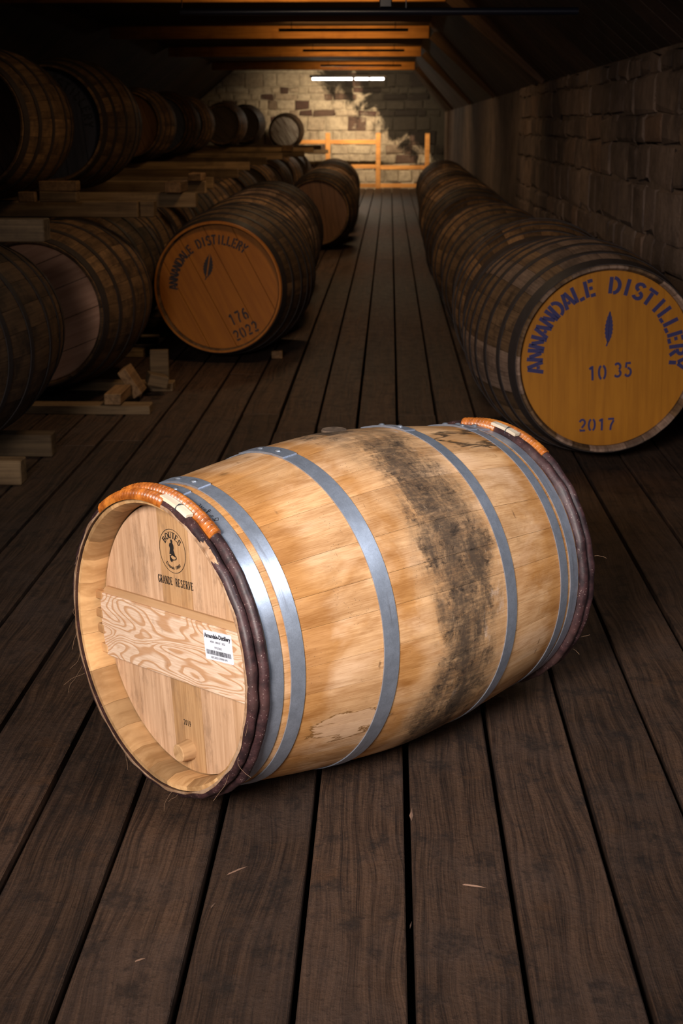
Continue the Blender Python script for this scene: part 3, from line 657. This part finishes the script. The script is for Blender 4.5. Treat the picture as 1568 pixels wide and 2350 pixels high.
# split chestnut hoops on the chimes, cane bindings, tongues
def bark_hoop(sc_, wd, hgt, cane, tongue, sgn, sap=True):
    base = bp(sc_)
    sect = [(sc_-wd/2, bp(sc_-wd/2)+.0005), (sc_+wd/2, bp(sc_+wd/2)+.0005)]+[(sc_+wd/2*math.cos(rad(t)), base+.002+hgt*math.sin(rad(t))) for t in (8, 40, 65, 90, 115, 140, 172)]
    kn = [(R.uniform(0, 2*PI), R.uniform(.05, .12)) for _ in range(9)]
    def mod(i, ph, k, s, r):
        if k < 2: return s, r
        b_ = sum(math.exp(-((((ph-p+PI) % (2*PI))-PI)/w_)**2) for p, w_ in kn)
        return s+.0010*math.sin(ph*7+sc_*90)+.0006*math.sin(ph*23), r+.0012*math.sin(ph*5+sc_*50)+.0008*math.sin(ph*31)+.0016*b_
    h = bpart('bark_hoop', ring_mesh('bark_hoop', sect, 0, 2*PI, 180, True, mod), MT['bark'])
    if sap:
        e = sc_-wd/2*1.02*sgn
        link('split_face', ring_mesh('split_face', [(e, bp(e)+.0004), (e-.0012*sgn, bp(e)+.0004), (e-.0012*sgn, bp(e)+.0045), (e, bp(e)+.006)], 0, 2*PI, 180, True, lambda i, ph, k, s, r: (s, r+(.0016*math.sin(ph*13)+.0012*math.sin(ph*29+1) if k > 1 else 0))), MT['sap'], h, (0, 0, 0))
    cw, ch = wd*1.14, hgt*1.28
    csec = [(sc_-cw/2, bp(sc_-cw/2)+.0006), (sc_+cw/2, bp(sc_+cw/2)+.0006)]+[(sc_+cw/2*math.cos(rad(t)), base+.002+ch*math.sin(rad(t))) for t in (5, 30, 60, 90, 120, 150, 175)]
    c0, c1 = cane; turns = int((c1-c0)/.62); ns = turns*4
    def cmod(i, ph, k, s, r):
        if k < 2: return s, r
        q = (.0, .0011, .0014, .0008)[i % 4]; j = .0004*math.sin(i//4*2.1); return s+(s-sc_)/wd*q, r+q+j
    link('cane_binding', ring_mesh('cane_binding', csec, rad(c0), rad(c1), ns, False, cmod), MT['cane'], h, (0, 0, 0))
    if tongue:
        t0, t1 = tongue; sc2 = sc_+.0015*sgn; rr_ = base+hgt+.0015
        me = ring_mesh('tongue', [(sc2-.0085, rr_-.001), (sc2+.0085, rr_-.001), (sc2+.0075, rr_+.0055), (sc2-.0075, rr_+.0055)], rad(t0), rad(t1), 8)
        tg = link('tongue', me, MT['tongue'], h, (0, 0, 0))
        tw = rad(t0+(t1-t0)*.62); ws = []
        for k in range(13):
            t = rad(-15+210*k/12); ws.append((sc2+.0105*math.cos(t), rr_-.003+.0105*math.sin(t)))
        v = []; f = []
        for k, (s, r) in enumerate(ws):
            for da in (-.0032, .0032):
                for dr in (0, .0012): v.append(P3(s, tw+da, r+dr))
        for k in range(12):
            b_ = k*4
            for q in ((0, 1), (1, 3), (3, 2), (2, 0)): f.append((b_+q[0], b_+q[1], b_+4+q[1], b_+4+q[0]))
        link('staple', mesh('staple', v, f), MT['wire'], tg, (0, 0, 0))
    return h
h1 = bark_hoop(-.4855, .022, .0125, (-37, 8), (6, 22), 1)
link('bark_scar', ring_mesh('bark_scar', [(-.4985, RH+.001), (-.4965, RH+.009), (-.4915, RH+.0135), (-.488, RH+.0105), (-.4965, RH+.001)], rad(29), rad(48), 24, False, lambda i, ph, k, s, r: (s+(.0005*math.sin(i*1.3) if k in (2, 3) else 0)+(.004*(abs(i-12)/12)**2 if k < 2 else 0), r-.004*(abs(i-12)/12)**2)), MT['sap'], h1, (0, 0, 0))
bark_hoop(-.4625, .0225, .0145, (-26, 33), None, 1, False)
bark_hoop(.434, .024, .0145, (-12, 7), (5, 18.5), -1, False)
bark_hoop(.4615, .027, .0150, (-14, 31.5), None, -1, False)
# loose bast fibres at the chime
def strand(name, pts, r, mat, parent, loc=None):
    cu = bpy.data.curves.new(name, 'CURVE'); cu.dimensions = '3D'; cu.bevel_depth = r; cu.bevel_resolution = 1; cu.resolution_u = 6
    s = cu.splines.new('NURBS'); s.points.add(len(pts)-1); s.use_endpoint_u = True; s.order_u = 3
    for k, p in enumerate(pts): s.points[k].co = (*p, 1)
    o = bpy.data.objects.new(name, cu); COL.objects.link(o); dg = bpy.context.evaluated_depsgraph_get(); dg.update()
    me = bpy.data.meshes.new_from_object(o.evaluated_get(dg)); bpy.data.objects.remove(o); bpy.data.curves.remove(cu)
    me.materials.clear(); return link(name, me, mat, parent, loc)
for pd, ln, sd in ((247, .07, 1), (243, .05, 2), (252, .045, 3), (205, .03, 4), (168, .03, 5), (172, .035, 6), (262, .04, 7), (270, .03, 8), (118, .04, 9), (-62, .03, 11), (128, .05, 12), (100, .03, 13)):
    q = random.Random(sd); p0 = Vector(P3(-LB-.004, rad(pd), RH+.006)); pts = [p0]
    d = Vector((-q.uniform(.1, .5), q.uniform(-.5, .7), -q.uniform(.5, 1))).normalized()
    for k in range(5): pts.append(pts[-1]+d*ln/4); d = (d+Vector((q.uniform(-.5, .5), q.uniform(-.6, .6), q.uniform(-.5, .3)))).normalized()
    pts = [(x_, y_, max(z_, -RB+.003)) for x_, y_, z_ in pts]
    strand('fibre', pts, .0003, MT['fibre'], bar, (0, 0, RB))
for pd, ln, sd in ((80, .03, 3), (128, .03, 5), (120, .03, 8)):
    q = random.Random(sd+40); p0 = Vector(P3(LB-.01, rad(pd), RH+.012)); pts = [p0]; d = Vector((.8, -.5, .2)).normalized()
    for k in range(4): pts.append(pts[-1]+d*ln/4); d = (d+Vector((q.uniform(-.5, .5), q.uniform(-.5, .5), q.uniform(-.6, .6)))).normalized()
    strand('fibre', pts, .0003, MT['fibre'], bar, (0, 0, RB))

# ------------------------------------------------------------------ old whisky casks
KIND = {'butt': (.436, .369, .525, 30), 'hogshead': (.41, .348, .49, 28), 'cask': (.37, .315, .45, 26)}
CACHE = {}
def cask_meshes(kind):
    if kind in CACHE: return CACHE[kind]
    rb, rh, L, n = KIND[kind]
    pf = lambda s: rb-(rb-rh)*(min(abs(s), L)/L)**1.9
    a = 2*PI/n; st_ = stave_mesh('stave', pf, L, .028, -a/2+.0016, a/2-.0016, 12, 3, None, 0, .05, .0012)
    if kind == 'butt': hp = ((-L+.012, -L+.075), (-.365, -.335), (-.215, -.185), (-.075, -.045), (.045, .075), (.185, .215), (.335, .365), (L-.075, L-.012))
    else: hp = ((-L+.01, -L+.062), (-L*.62-.016, -L*.62+.016), (-.13, -.098), (.098, .13), (L*.62-.016, L*.62+.016), (L-.062, L-.01))
    hs = [ring_mesh('hoop', hoop_sect(pf, p, q, .0035), 0, 2*PI, 72, True) for p, q in hp]
    hd = -L+.036; rr_ = pf(hd)-.0275
    cuts = [-rr_+.001, -rr_*.62, -rr_*.2, rr_*.24, rr_*.66, rr_-.001]
    bd = [[head_board_mesh('head_board', rr_, cuts[i]+g, cuts[i+1]-g, .02, 10) for i in range(5)] for g in (.0015, .00025)]
    bk = head_board_mesh('back_head', rr_, -rr_+.001, rr_-.001, .02, 20)
    CACHE[kind] = (st_, hs, bd, bk, hd, rr_, rb, n); return CACHE[kind]
def variant(me, mat, store={}):
    k = (me.name, mat.name)
    if k not in store:
        c = me.copy(); c.materials.clear(); c.materials.append(mat); store[k] = c
    return store[k]
def cask(kind, label, x, y, zb, th, stave='old', head='darkhead', roll=0.0, group=None, chime=None, mixs=None):
    st_, hs, bd, bk, hd, rr_, rb, n = cask_meshes(kind)
    t = empty('whisky_cask', (x, y, zb), th); tag(t, label, 'cask', group)
    a0 = R.uniform(0, .2)
    for k in range(n):
        mm = stave if not mixs or R.random() > mixs[1] else mixs[0]
        o = link('stave', variant(st_, MT[mm]), None, t, (0, 0, rb)); o.rotation_euler = (a0+2*PI*k/n, 0, 0)
    for h in hs: link('hoop', variant(h, MT['iron']), None, t, (0, 0, rb))
    for b in bd[1 if head == 'ochre' else 0]:
        o = link('head_board', variant(b, MT[head]), None, t, (hd+R.uniform(-.0008, .0008), 0, rb)); o.rotation_euler = (-roll, 0, 0)
    link('back_head', variant(bk, MT['darkhead']), None, t, (-hd-.02, 0, rb))
    if chime:
        L = KIND[kind][2]; rh = KIND[kind][1]
        c = ring_mesh('painted_rim', [(-L-.0012, rh-.011), (-L-.0012, rh+.0005), (-L+.011, rh+.0042), (-L+.011, rh+.0012), (-L-.0004, rh-.011)], 0, 2*PI, 90, True); link('painted_rim', c, MT[chime], t, (0, 0, rb))
    t['_hd'] = hd; t['_rr'] = rr_; t['_rb'] = rb
    return t
def cask_print(t, name, pr_, mat, rot=0.0):
    o = link(name, pr_.mesh(name), mat, t, (t['_hd']-.0022, 0, t['_rb'])); o.rotation_euler = (-rot, 0, 0); return o
def feather(cx, cy, h, wd, tilt, spine=False):
    p = Print2D(); n = 16
    def tf(x, y): return (cx+x*math.cos(tilt)-y*math.sin(tilt), cy+x*math.sin(tilt)+y*math.cos(tilt))
    def half(t): return wd/2*math.sin(PI*min(1, max(0, t))**.85)**.8
    for sg in (-1, 1):
        pts = []
        for k in range(n+1):
            t = k/n; q = half(t)*(1 if k % 2 else .80); g = (.035*h if spine else 0)
            pts.append((sg*max(q, .002), -h*.40+t*h*.88+.0))
        inn_ = [(sg*(.004 if spine else -.001), -h*.40+k/n*h*.88) for k in range(n, -1, -1)]
        al = pts+inn_
        for k in range(n): p.add([pts[k], pts[k+1], inn_[n-k-1], inn_[n-k]], [(0, 1, 2, 3)], tf)
    p.add(*stroke_poly([(0, -h*.36), (-.04*h, -h*.5)], .006), tf)
    return p
TXT = 'ANNANDALE DISTILLERY'
# right row along the wall
c1 = cask('butt', 'large cask with ochre head stencilled 1035 and 2017 beside the stone wall', .79, 5.98, 0, 1.722, 'oldpink', 'ochre', rad(2), 'casks along the stone wall', None, ('old', .4))
r0 = c1['_rr']
for w_ in (TXT[:9]+' '*11, ' '*10+TXT[10:]): q = Print2D(); q.arch(w_, 0, 0, .735*r0, .185*r0, 91, 200, .125*r0, False, .21); cask_print(c1, 'lettering', q, MT['navy'])
q = Print2D(); q.line('10', -.10*r0, -.155*r0, .165*r0, .24*r0, rad(4)); cask_print(c1, 'lettering', q, MT['navy'])
q = Print2D(); q.line('35', .20*r0, -.125*r0, .165*r0, .24*r0, rad(2)); cask_print(c1, 'lettering', q, MT['navy'])
q = Print2D(); q.line('2017', -.075*r0, -.755*r0, .14*r0, .45*r0, rad(1)); cask_print(c1, 'lettering', q, MT['navy'])
cask_print(c1, 'leaf_emblem', feather(.01*r0, .345*r0, .40*r0, .10*r0, rad(-1)), MT['navy'])
ordn = ['second', 'third', 'fourth', 'fifth', 'sixth', 'seventh', 'eighth', 'ninth', 'tenth', 'eleventh', 'twelfth']
for i, (y, x, kd) in enumerate(((7.16, .765, 'butt'), (8.38, .735, 'hogshead'), (9.62, .71, 'hogshead'), (10.86, .69, 'hogshead'), (12.1, .70, 'hogshead'), (13.4, .715, 'hogshead'), (14.8, .73, 'hogshead'), (16.3, .75, 'hogshead'), (17.9, .77, 'hogshead'), (19.6, .79, 'hogshead'), (21.4, .81, 'hogshead'))):
    cask(kd, 'dark old cask, %s from the front in the row along the stone wall' % ordn[i], x, y, 0, 1.60+R.uniform(-.11, .11), 'olddark' if i == 3 else 'old', 'darkhead', R.uniform(0, 1), 'casks along the stone wall')
# left row in the aisle
c2 = cask('butt', 'cask with orange head and rim stencilled 176 and 2022', -.905, 8.44, 0, 1.441, 'old', 'orange', rad(28), 'casks lining the left side of the aisle', 'orange')
r0 = c2['_rr']
for w_ in (TXT[:9]+' '*11, ' '*10+TXT[10:]): q = Print2D(); q.arch(w_, 0, 0, .69*r0, .15*r0, 118, 132, .078*r0, False, .2); cask_print(c2, 'lettering', q, MT['stencil'])
q = Print2D(); q.line('176', .32*r0, -.47*r0, .19*r0, .36*r0, rad(25)); cask_print(c2, 'lettering', q, MT['stencil'])
q = Print2D(); q.line('2022', .44*r0, -.70*r0, .17*r0, .46*r0, rad(27)); cask_print(c2, 'lettering', q, MT['stencil'])
cask_print(c2, 'leaf_emblem', feather(-.17*r0, .33*r0, .44*r0, .17*r0, rad(-10), True), MT['stencil'])
for i, (y, x, kd) in enumerate(((9.6, -.95, 'butt'), (10.75, -.97, 'butt'), (11.95, -1.0, 'butt'), (15.9, -.76, 'hogshead'), (17.1, -.79, 'hogshead'), (18.3, -.81, 'hogshead'), (19.6, -.82, 'hogshead'), (21.0, -.85, 'hogshead'), (22.4, -.875, 'hogshead'))):
    lb = 'brown-headed cask set apart after the gap in the left aisle row' if i == 3 else 'dark old cask, %s behind the orange-headed 2022 cask in the left aisle row' % (['first', 'second', 'third', '', 'fifth', 'sixth', 'seventh', 'eighth', 'ninth'][i])
    cask(kd, lb, x, y, 0, 1.50+R.uniform(-.08, .08), 'old' if i != 1 else 'oldpink', 'brownhead' if i == 3 else 'darkhead', R.uniform(0, 1), 'casks lining the left side of the aisle')
# stacked rows on the far left, lower tier on floor rails
RZ = .05
cask('hogshead', 'dark cask cut off by the left edge, nearest in the lower tier', -1.745, 5.34, .10, 1.50, 'olddark', 'darkhead', .3, 'lower tier casks on the left')
cask('hogshead', 'lower tier cask with bare pinkish wooden head', -1.66, 7.045, RZ, 1.496, 'old', 'pinkwood', rad(-68), 'lower tier casks on the left')
for i, (y, x) in enumerate(((8.45, -1.79), (9.7, -1.88), (10.95, -1.9), (12.2, -1.9), (13.45, -1.9), (14.8, -1.9), (16.6, -1.9), (19.2, -1.9), (21.2, -1.85), (24.4, -1.9), (27.2, -1.9))):
    cask('hogshead', 'dark cask, %s from the front in the lower tier on the left' % ordn[i+1] if i < 10 else 'dark cask farthest back in the lower tier on the left', x, y, RZ, 1.52+R.uniform(-.04, .04), 'old', 'darkhead', R.uniform(0, 1), 'lower tier casks on the left')
# upper tier on rails
UZ = .961
cask('cask', 'upper tier cask cut off by the left edge of the picture', -2.02, 7.2, UZ, 1.52, 'old', 'brownhead', .5, 'upper tier casks on the left')
c3 = cask('cask', 'upper tier cask with blue-black painted head and faint stencilling', -1.87, 8.38, UZ, 1.50, 'old', 'blueblack', .1, 'upper tier casks on the left')
r0 = c3['_rr']
for w_ in (TXT[:9]+' '*11, ' '*10+TXT[10:]): q = Print2D(); q.arch(w_, 0, 0, .7*r0, .17*r0, 95, 200, .1*r0); cask_print(c3, 'lettering', q, MT['dimtext'])
ups = [(14.8, -2.6, 'brownhead', 'third'), (16.8, -2.61, 'blueblack', 'fourth'), (19.3, -2.74, 'blueblack', 'fifth'), (24.4, -2.80, 'darkhead', 'sixth'), (27.2, -2.73, 'darkhead', 'seventh')]
for y, x, hm, od in ups: cask('cask', 'dark upper tier cask, %s from the front on the left' % od, x, y, UZ, 1.53, 'old', hm, R.uniform(0, 1), 'upper tier casks on the left')
cask('cask', 'small upper tier cask with flaking white head before the back wall', -2.18, 30.3, .83, 1.57, 'olddark', 'whitepaint', .6, 'upper tier casks on the left')

# ------------------------------------------------------------------ timbers
def block(name, label, cat, x, y, z, sx, sy, sz, mat='rail', rot=(0, 0, 0), group=None, jit=.002):
    me = box_me(name, sx, sy, sz, .004, 'bottom', jit); o = link(name, me, MT[mat], None, (x, y, z)); o.rotation_euler = rot; return tag(o, label, cat, group)
def rail(label, xr, y, z, h, dep=.09, xl=-4.25, rz=0, group='rails under the casks'):
    ln = xr-xl; return block('timber_rail', label, 'timber', (xr+xl)/2, y, z, ln, dep, h-.004, 'rail', (0, 0, rz), group)
rail('floor rail nearest the camera at the left edge', -1.397, 5.15, 0, .10)
rail('floor rail behind the nearest one at the left edge', -1.39, 5.62, 0, .10)
rail('floor rail with a chock on it before the pink-headed cask', -1.13, 6.50, 0, .05)
rail('floor rail behind the pink-headed cask with pale end', -1.11, 7.10, 0, .05)
for k, y in enumerate((8.45, 9.7, 10.95, 12.2, 13.45, 14.8, 16.6, 19.2, 21.2, 24.4, 27.2)):
    od = (ordn[k+1] if k < 10 else 'last')
    rail('front floor rail under the %s cask of the lower tier on the left' % od, -1.45, y-.27, 0, .05); rail('rear floor rail under the %s cask of the lower tier on the left' % od, -1.45, y+.27, 0, .05)
UP = .875
for lb, xr, y in (('upper rail over the nearest lower cask at the left edge', -1.23, 5.05), ('long upper rail over the pink-headed cask', -1.276, 7.2), ('upper rail next behind the long one, reaching into the aisle', -1.10, 8.1), ('weathered upper rail left of the orange-headed cask top', -1.26, 9.75), ('upper rail close behind the weathered one', -1.30, 10.5), ('upper rail with pale sawn end in the middle distance', -1.34, 12.6), ('upper rail under the third upper cask', -1.45, 14.8), ('upper rail under the fourth upper cask', -1.45, 16.85), ('upper rail under the fifth upper cask', -1.45, 19.3), ('upper rail far back with its end over the aisle', -1.25, 21.0), ('upper rail under the sixth upper cask', -1.3, 24.4), ('upper rail under the seventh upper cask', -1.3, 27.2)):
    rail(lb, xr, y, UP+(.05 if y < 6 else 0), .085, group='rails under the upper casks')
rail('farthest upper rail before the back wall', -1.3, 30.3, .745, .083, group='rails under the upper casks')
block('end_block', 'short block butted on the end of the long upper rail', 'timber', -1.235, 7.24, UP, .075, .09, .08, 'rail')
block('chock', 'upper of two stacked blocks on the long upper rail', 'block', -1.635, 7.02, UP+.137, .19, .085, .05, 'chock')
block('chock', 'lower of two stacked blocks on the long upper rail', 'block', -1.637, 7.02, UP+.086, .185, .085, .05, 'rail')
block('chock', 'small block left of the stacked blocks on the upper rail', 'block', -1.785, 6.99, UP+.086, .085, .085, .05, 'chock')
block('chock', 'block with pale end grain on the upper rail reaching into the aisle', 'block', -1.215, 8.1, UP+.086, .09, .3, .06, 'chock')
block('chock', 'end block on the weathered upper rail', 'block', -1.32, 9.75, UP+.086, .09, .25, .05, 'chock')
block('chock', 'pale block on the upper rail far back', 'block', -1.5, 21.0, UP+.086, .16, .2, .08, 'chock')
block('chock', 'chock with pale end grain lying on the floor rail', 'block', -1.30, 6.56, .052, .078, .26, .052, 'chock')
block('chock', 'tilted chock leaning against the pink-headed cask', 'block', -1.235, 6.82, .035, .05, .16, .15, 'chock', (0, rad(-32), 0))
block('chock', 'split grey wedge behind the tilted chock', 'block', -1.185, 6.98, .047, .10, .12, .06, 'rail', (0, rad(14), .3))
block('offcut_board', 'upright offcut board behind the wedge', 'board', -1.215, 7.30, 0, .10, .03, .18, 'rail', (0, 0, .05))
block('chock', 'small pale block on the floor before the orange-headed cask', 'block', -.655, 8.14, 0, .065, .05, .045, 'chock')
# guard rail of pale timber at the far end
gr = empty('guard_rail', (-.2, 30.8, 0)); tag(gr, 'orange timber guard rail across the far end of the aisle', 'railing')
for x, h in ((-1.33, 1.16), (-.25, 1.16), (.80, 1.15)): link('post', box_me('post', .10, .08, h, .006), MT['fence'], gr, (x+.2, 0, 0))
for x0, x1, z in ((-2.2, -.30, .93), (-1.28, -.30, .42), (-.2, .75, .40), (-1.28, -.30, .02), (-.2, .75, .02)):
    link('crossrail', box_me('crossrail', x1-x0, .045, .085, .004), MT['fence'], gr, ((x0+x1)/2+.2, 0, z))
# fluorescent lamp under the far beam
fx = empty('tube_lamp', (-.83, 28.6, 2.22)); tag(fx, 'lit white fluorescent tube lamp under the farthest beam', 'lamp')
link('housing', box_me('housing', 1.52, .09, .05, .006), MT['pipe'], fx, (0, 0, 0))
em = M('tube_glow'); em.put(em.b, 'Emission Color', (1, .95, .92, 1)); em.put(em.b, 'Emission Strength', 9.0); em.fin((.8, .8, .8), .4)
for x0, x1 in ((-.71, .08), (.13, .40), (.43, .70)):
    tb = link('tube', lathe('tube', [(-(x1-x0)/2, .0001), (-(x1-x0)/2, .022), ((x1-x0)/2, .022), ((x1-x0)/2, .0001)], 12), em.m, fx, ((x0+x1)/2, -.03, -.026))
for sx in (-.6, .6): link('hanger', box_me('hanger', .01, .01, .21, 0), MT['pipe'], fx, (sx, 0, .05))
area('tube_light', (-.75, 28.8, 2.2), (-.65, 31.6, 1.3), 1.2, 54, (1, .80, .52), 95, .05)
area('tube_light_down', (-.83, 28.55, 2.17), (-.5, 27.5, 0), 1.4, 20, (1, .86, .66), 170, .05)
# black pipe hung across the roof
pi_ = empty('ceiling_pipe', (-.05, 8.0, 1.92)); tag(pi_, 'black pipe hung across the roof on thin rods', 'pipe')
link('pipe', lathe('pipe', [(-1.1, .0001), (-1.1, .020), (1.06, .020), (1.06, .0001)], 20), MT['pipe'], pi_, (0, 0, 0))
for sx in (-1.09, .13): link('hanger_rod', box_me('hanger_rod', .006, .006, .54, 0), MT['pipe'], pi_, (sx, 0, .015))
link('junction_box', box_me('junction_box', .07, .06, .06, .006), MT['pipe'], pi_, (.02, 0, .019))
# splinters on the floor
for lb, px, py, ln, rz, wd in (('reddish splinter lying along the middle floor gap', .055, 2.52, .06, 1.5, .008), ('pale thin splinter lying across a board right of centre', .165, 2.25, .045, -.2, .0025), ('small pale splinter on the left foreground boards', -.27, 2.29, .05, .75, .0015), ('curled shaving on the left foreground board', -.40, 2.00, .02, .6, .0018), ('tiny splinter by the gap below the barrel head', -.30, 2.17, .02, 1.2, .0018), ('short splinter in the middle gap low in the picture', .048, 2.12, .025, 1.4, .0025)):
    v = [(-ln/2, -wd*.2, 0), (-ln*.1, -wd/2, .0), (ln/2, 0, 0), (-ln*.1, wd/2, 0), (-ln*.4, 0, .0025), (ln*.1, 0, .003)]
    me = mesh('wood_splinter', v, [(0, 1, 4), (1, 2, 5), (1, 5, 4), (2, 3, 5), (3, 0, 4), (3, 4, 5), (0, 3, 2, 1)], smooth=False)
    o = link('wood_splinter', me, MT['sliver'], None, (px, py, .001)); o.rotation_euler = (0, 0, rz); tag(o, lb, 'splinter', 'splinters on the floor')
for o in bpy.data.objects:
    for k in ('_hd', '_rr', '_rb'):
        if k in o.keys(): del o[k]
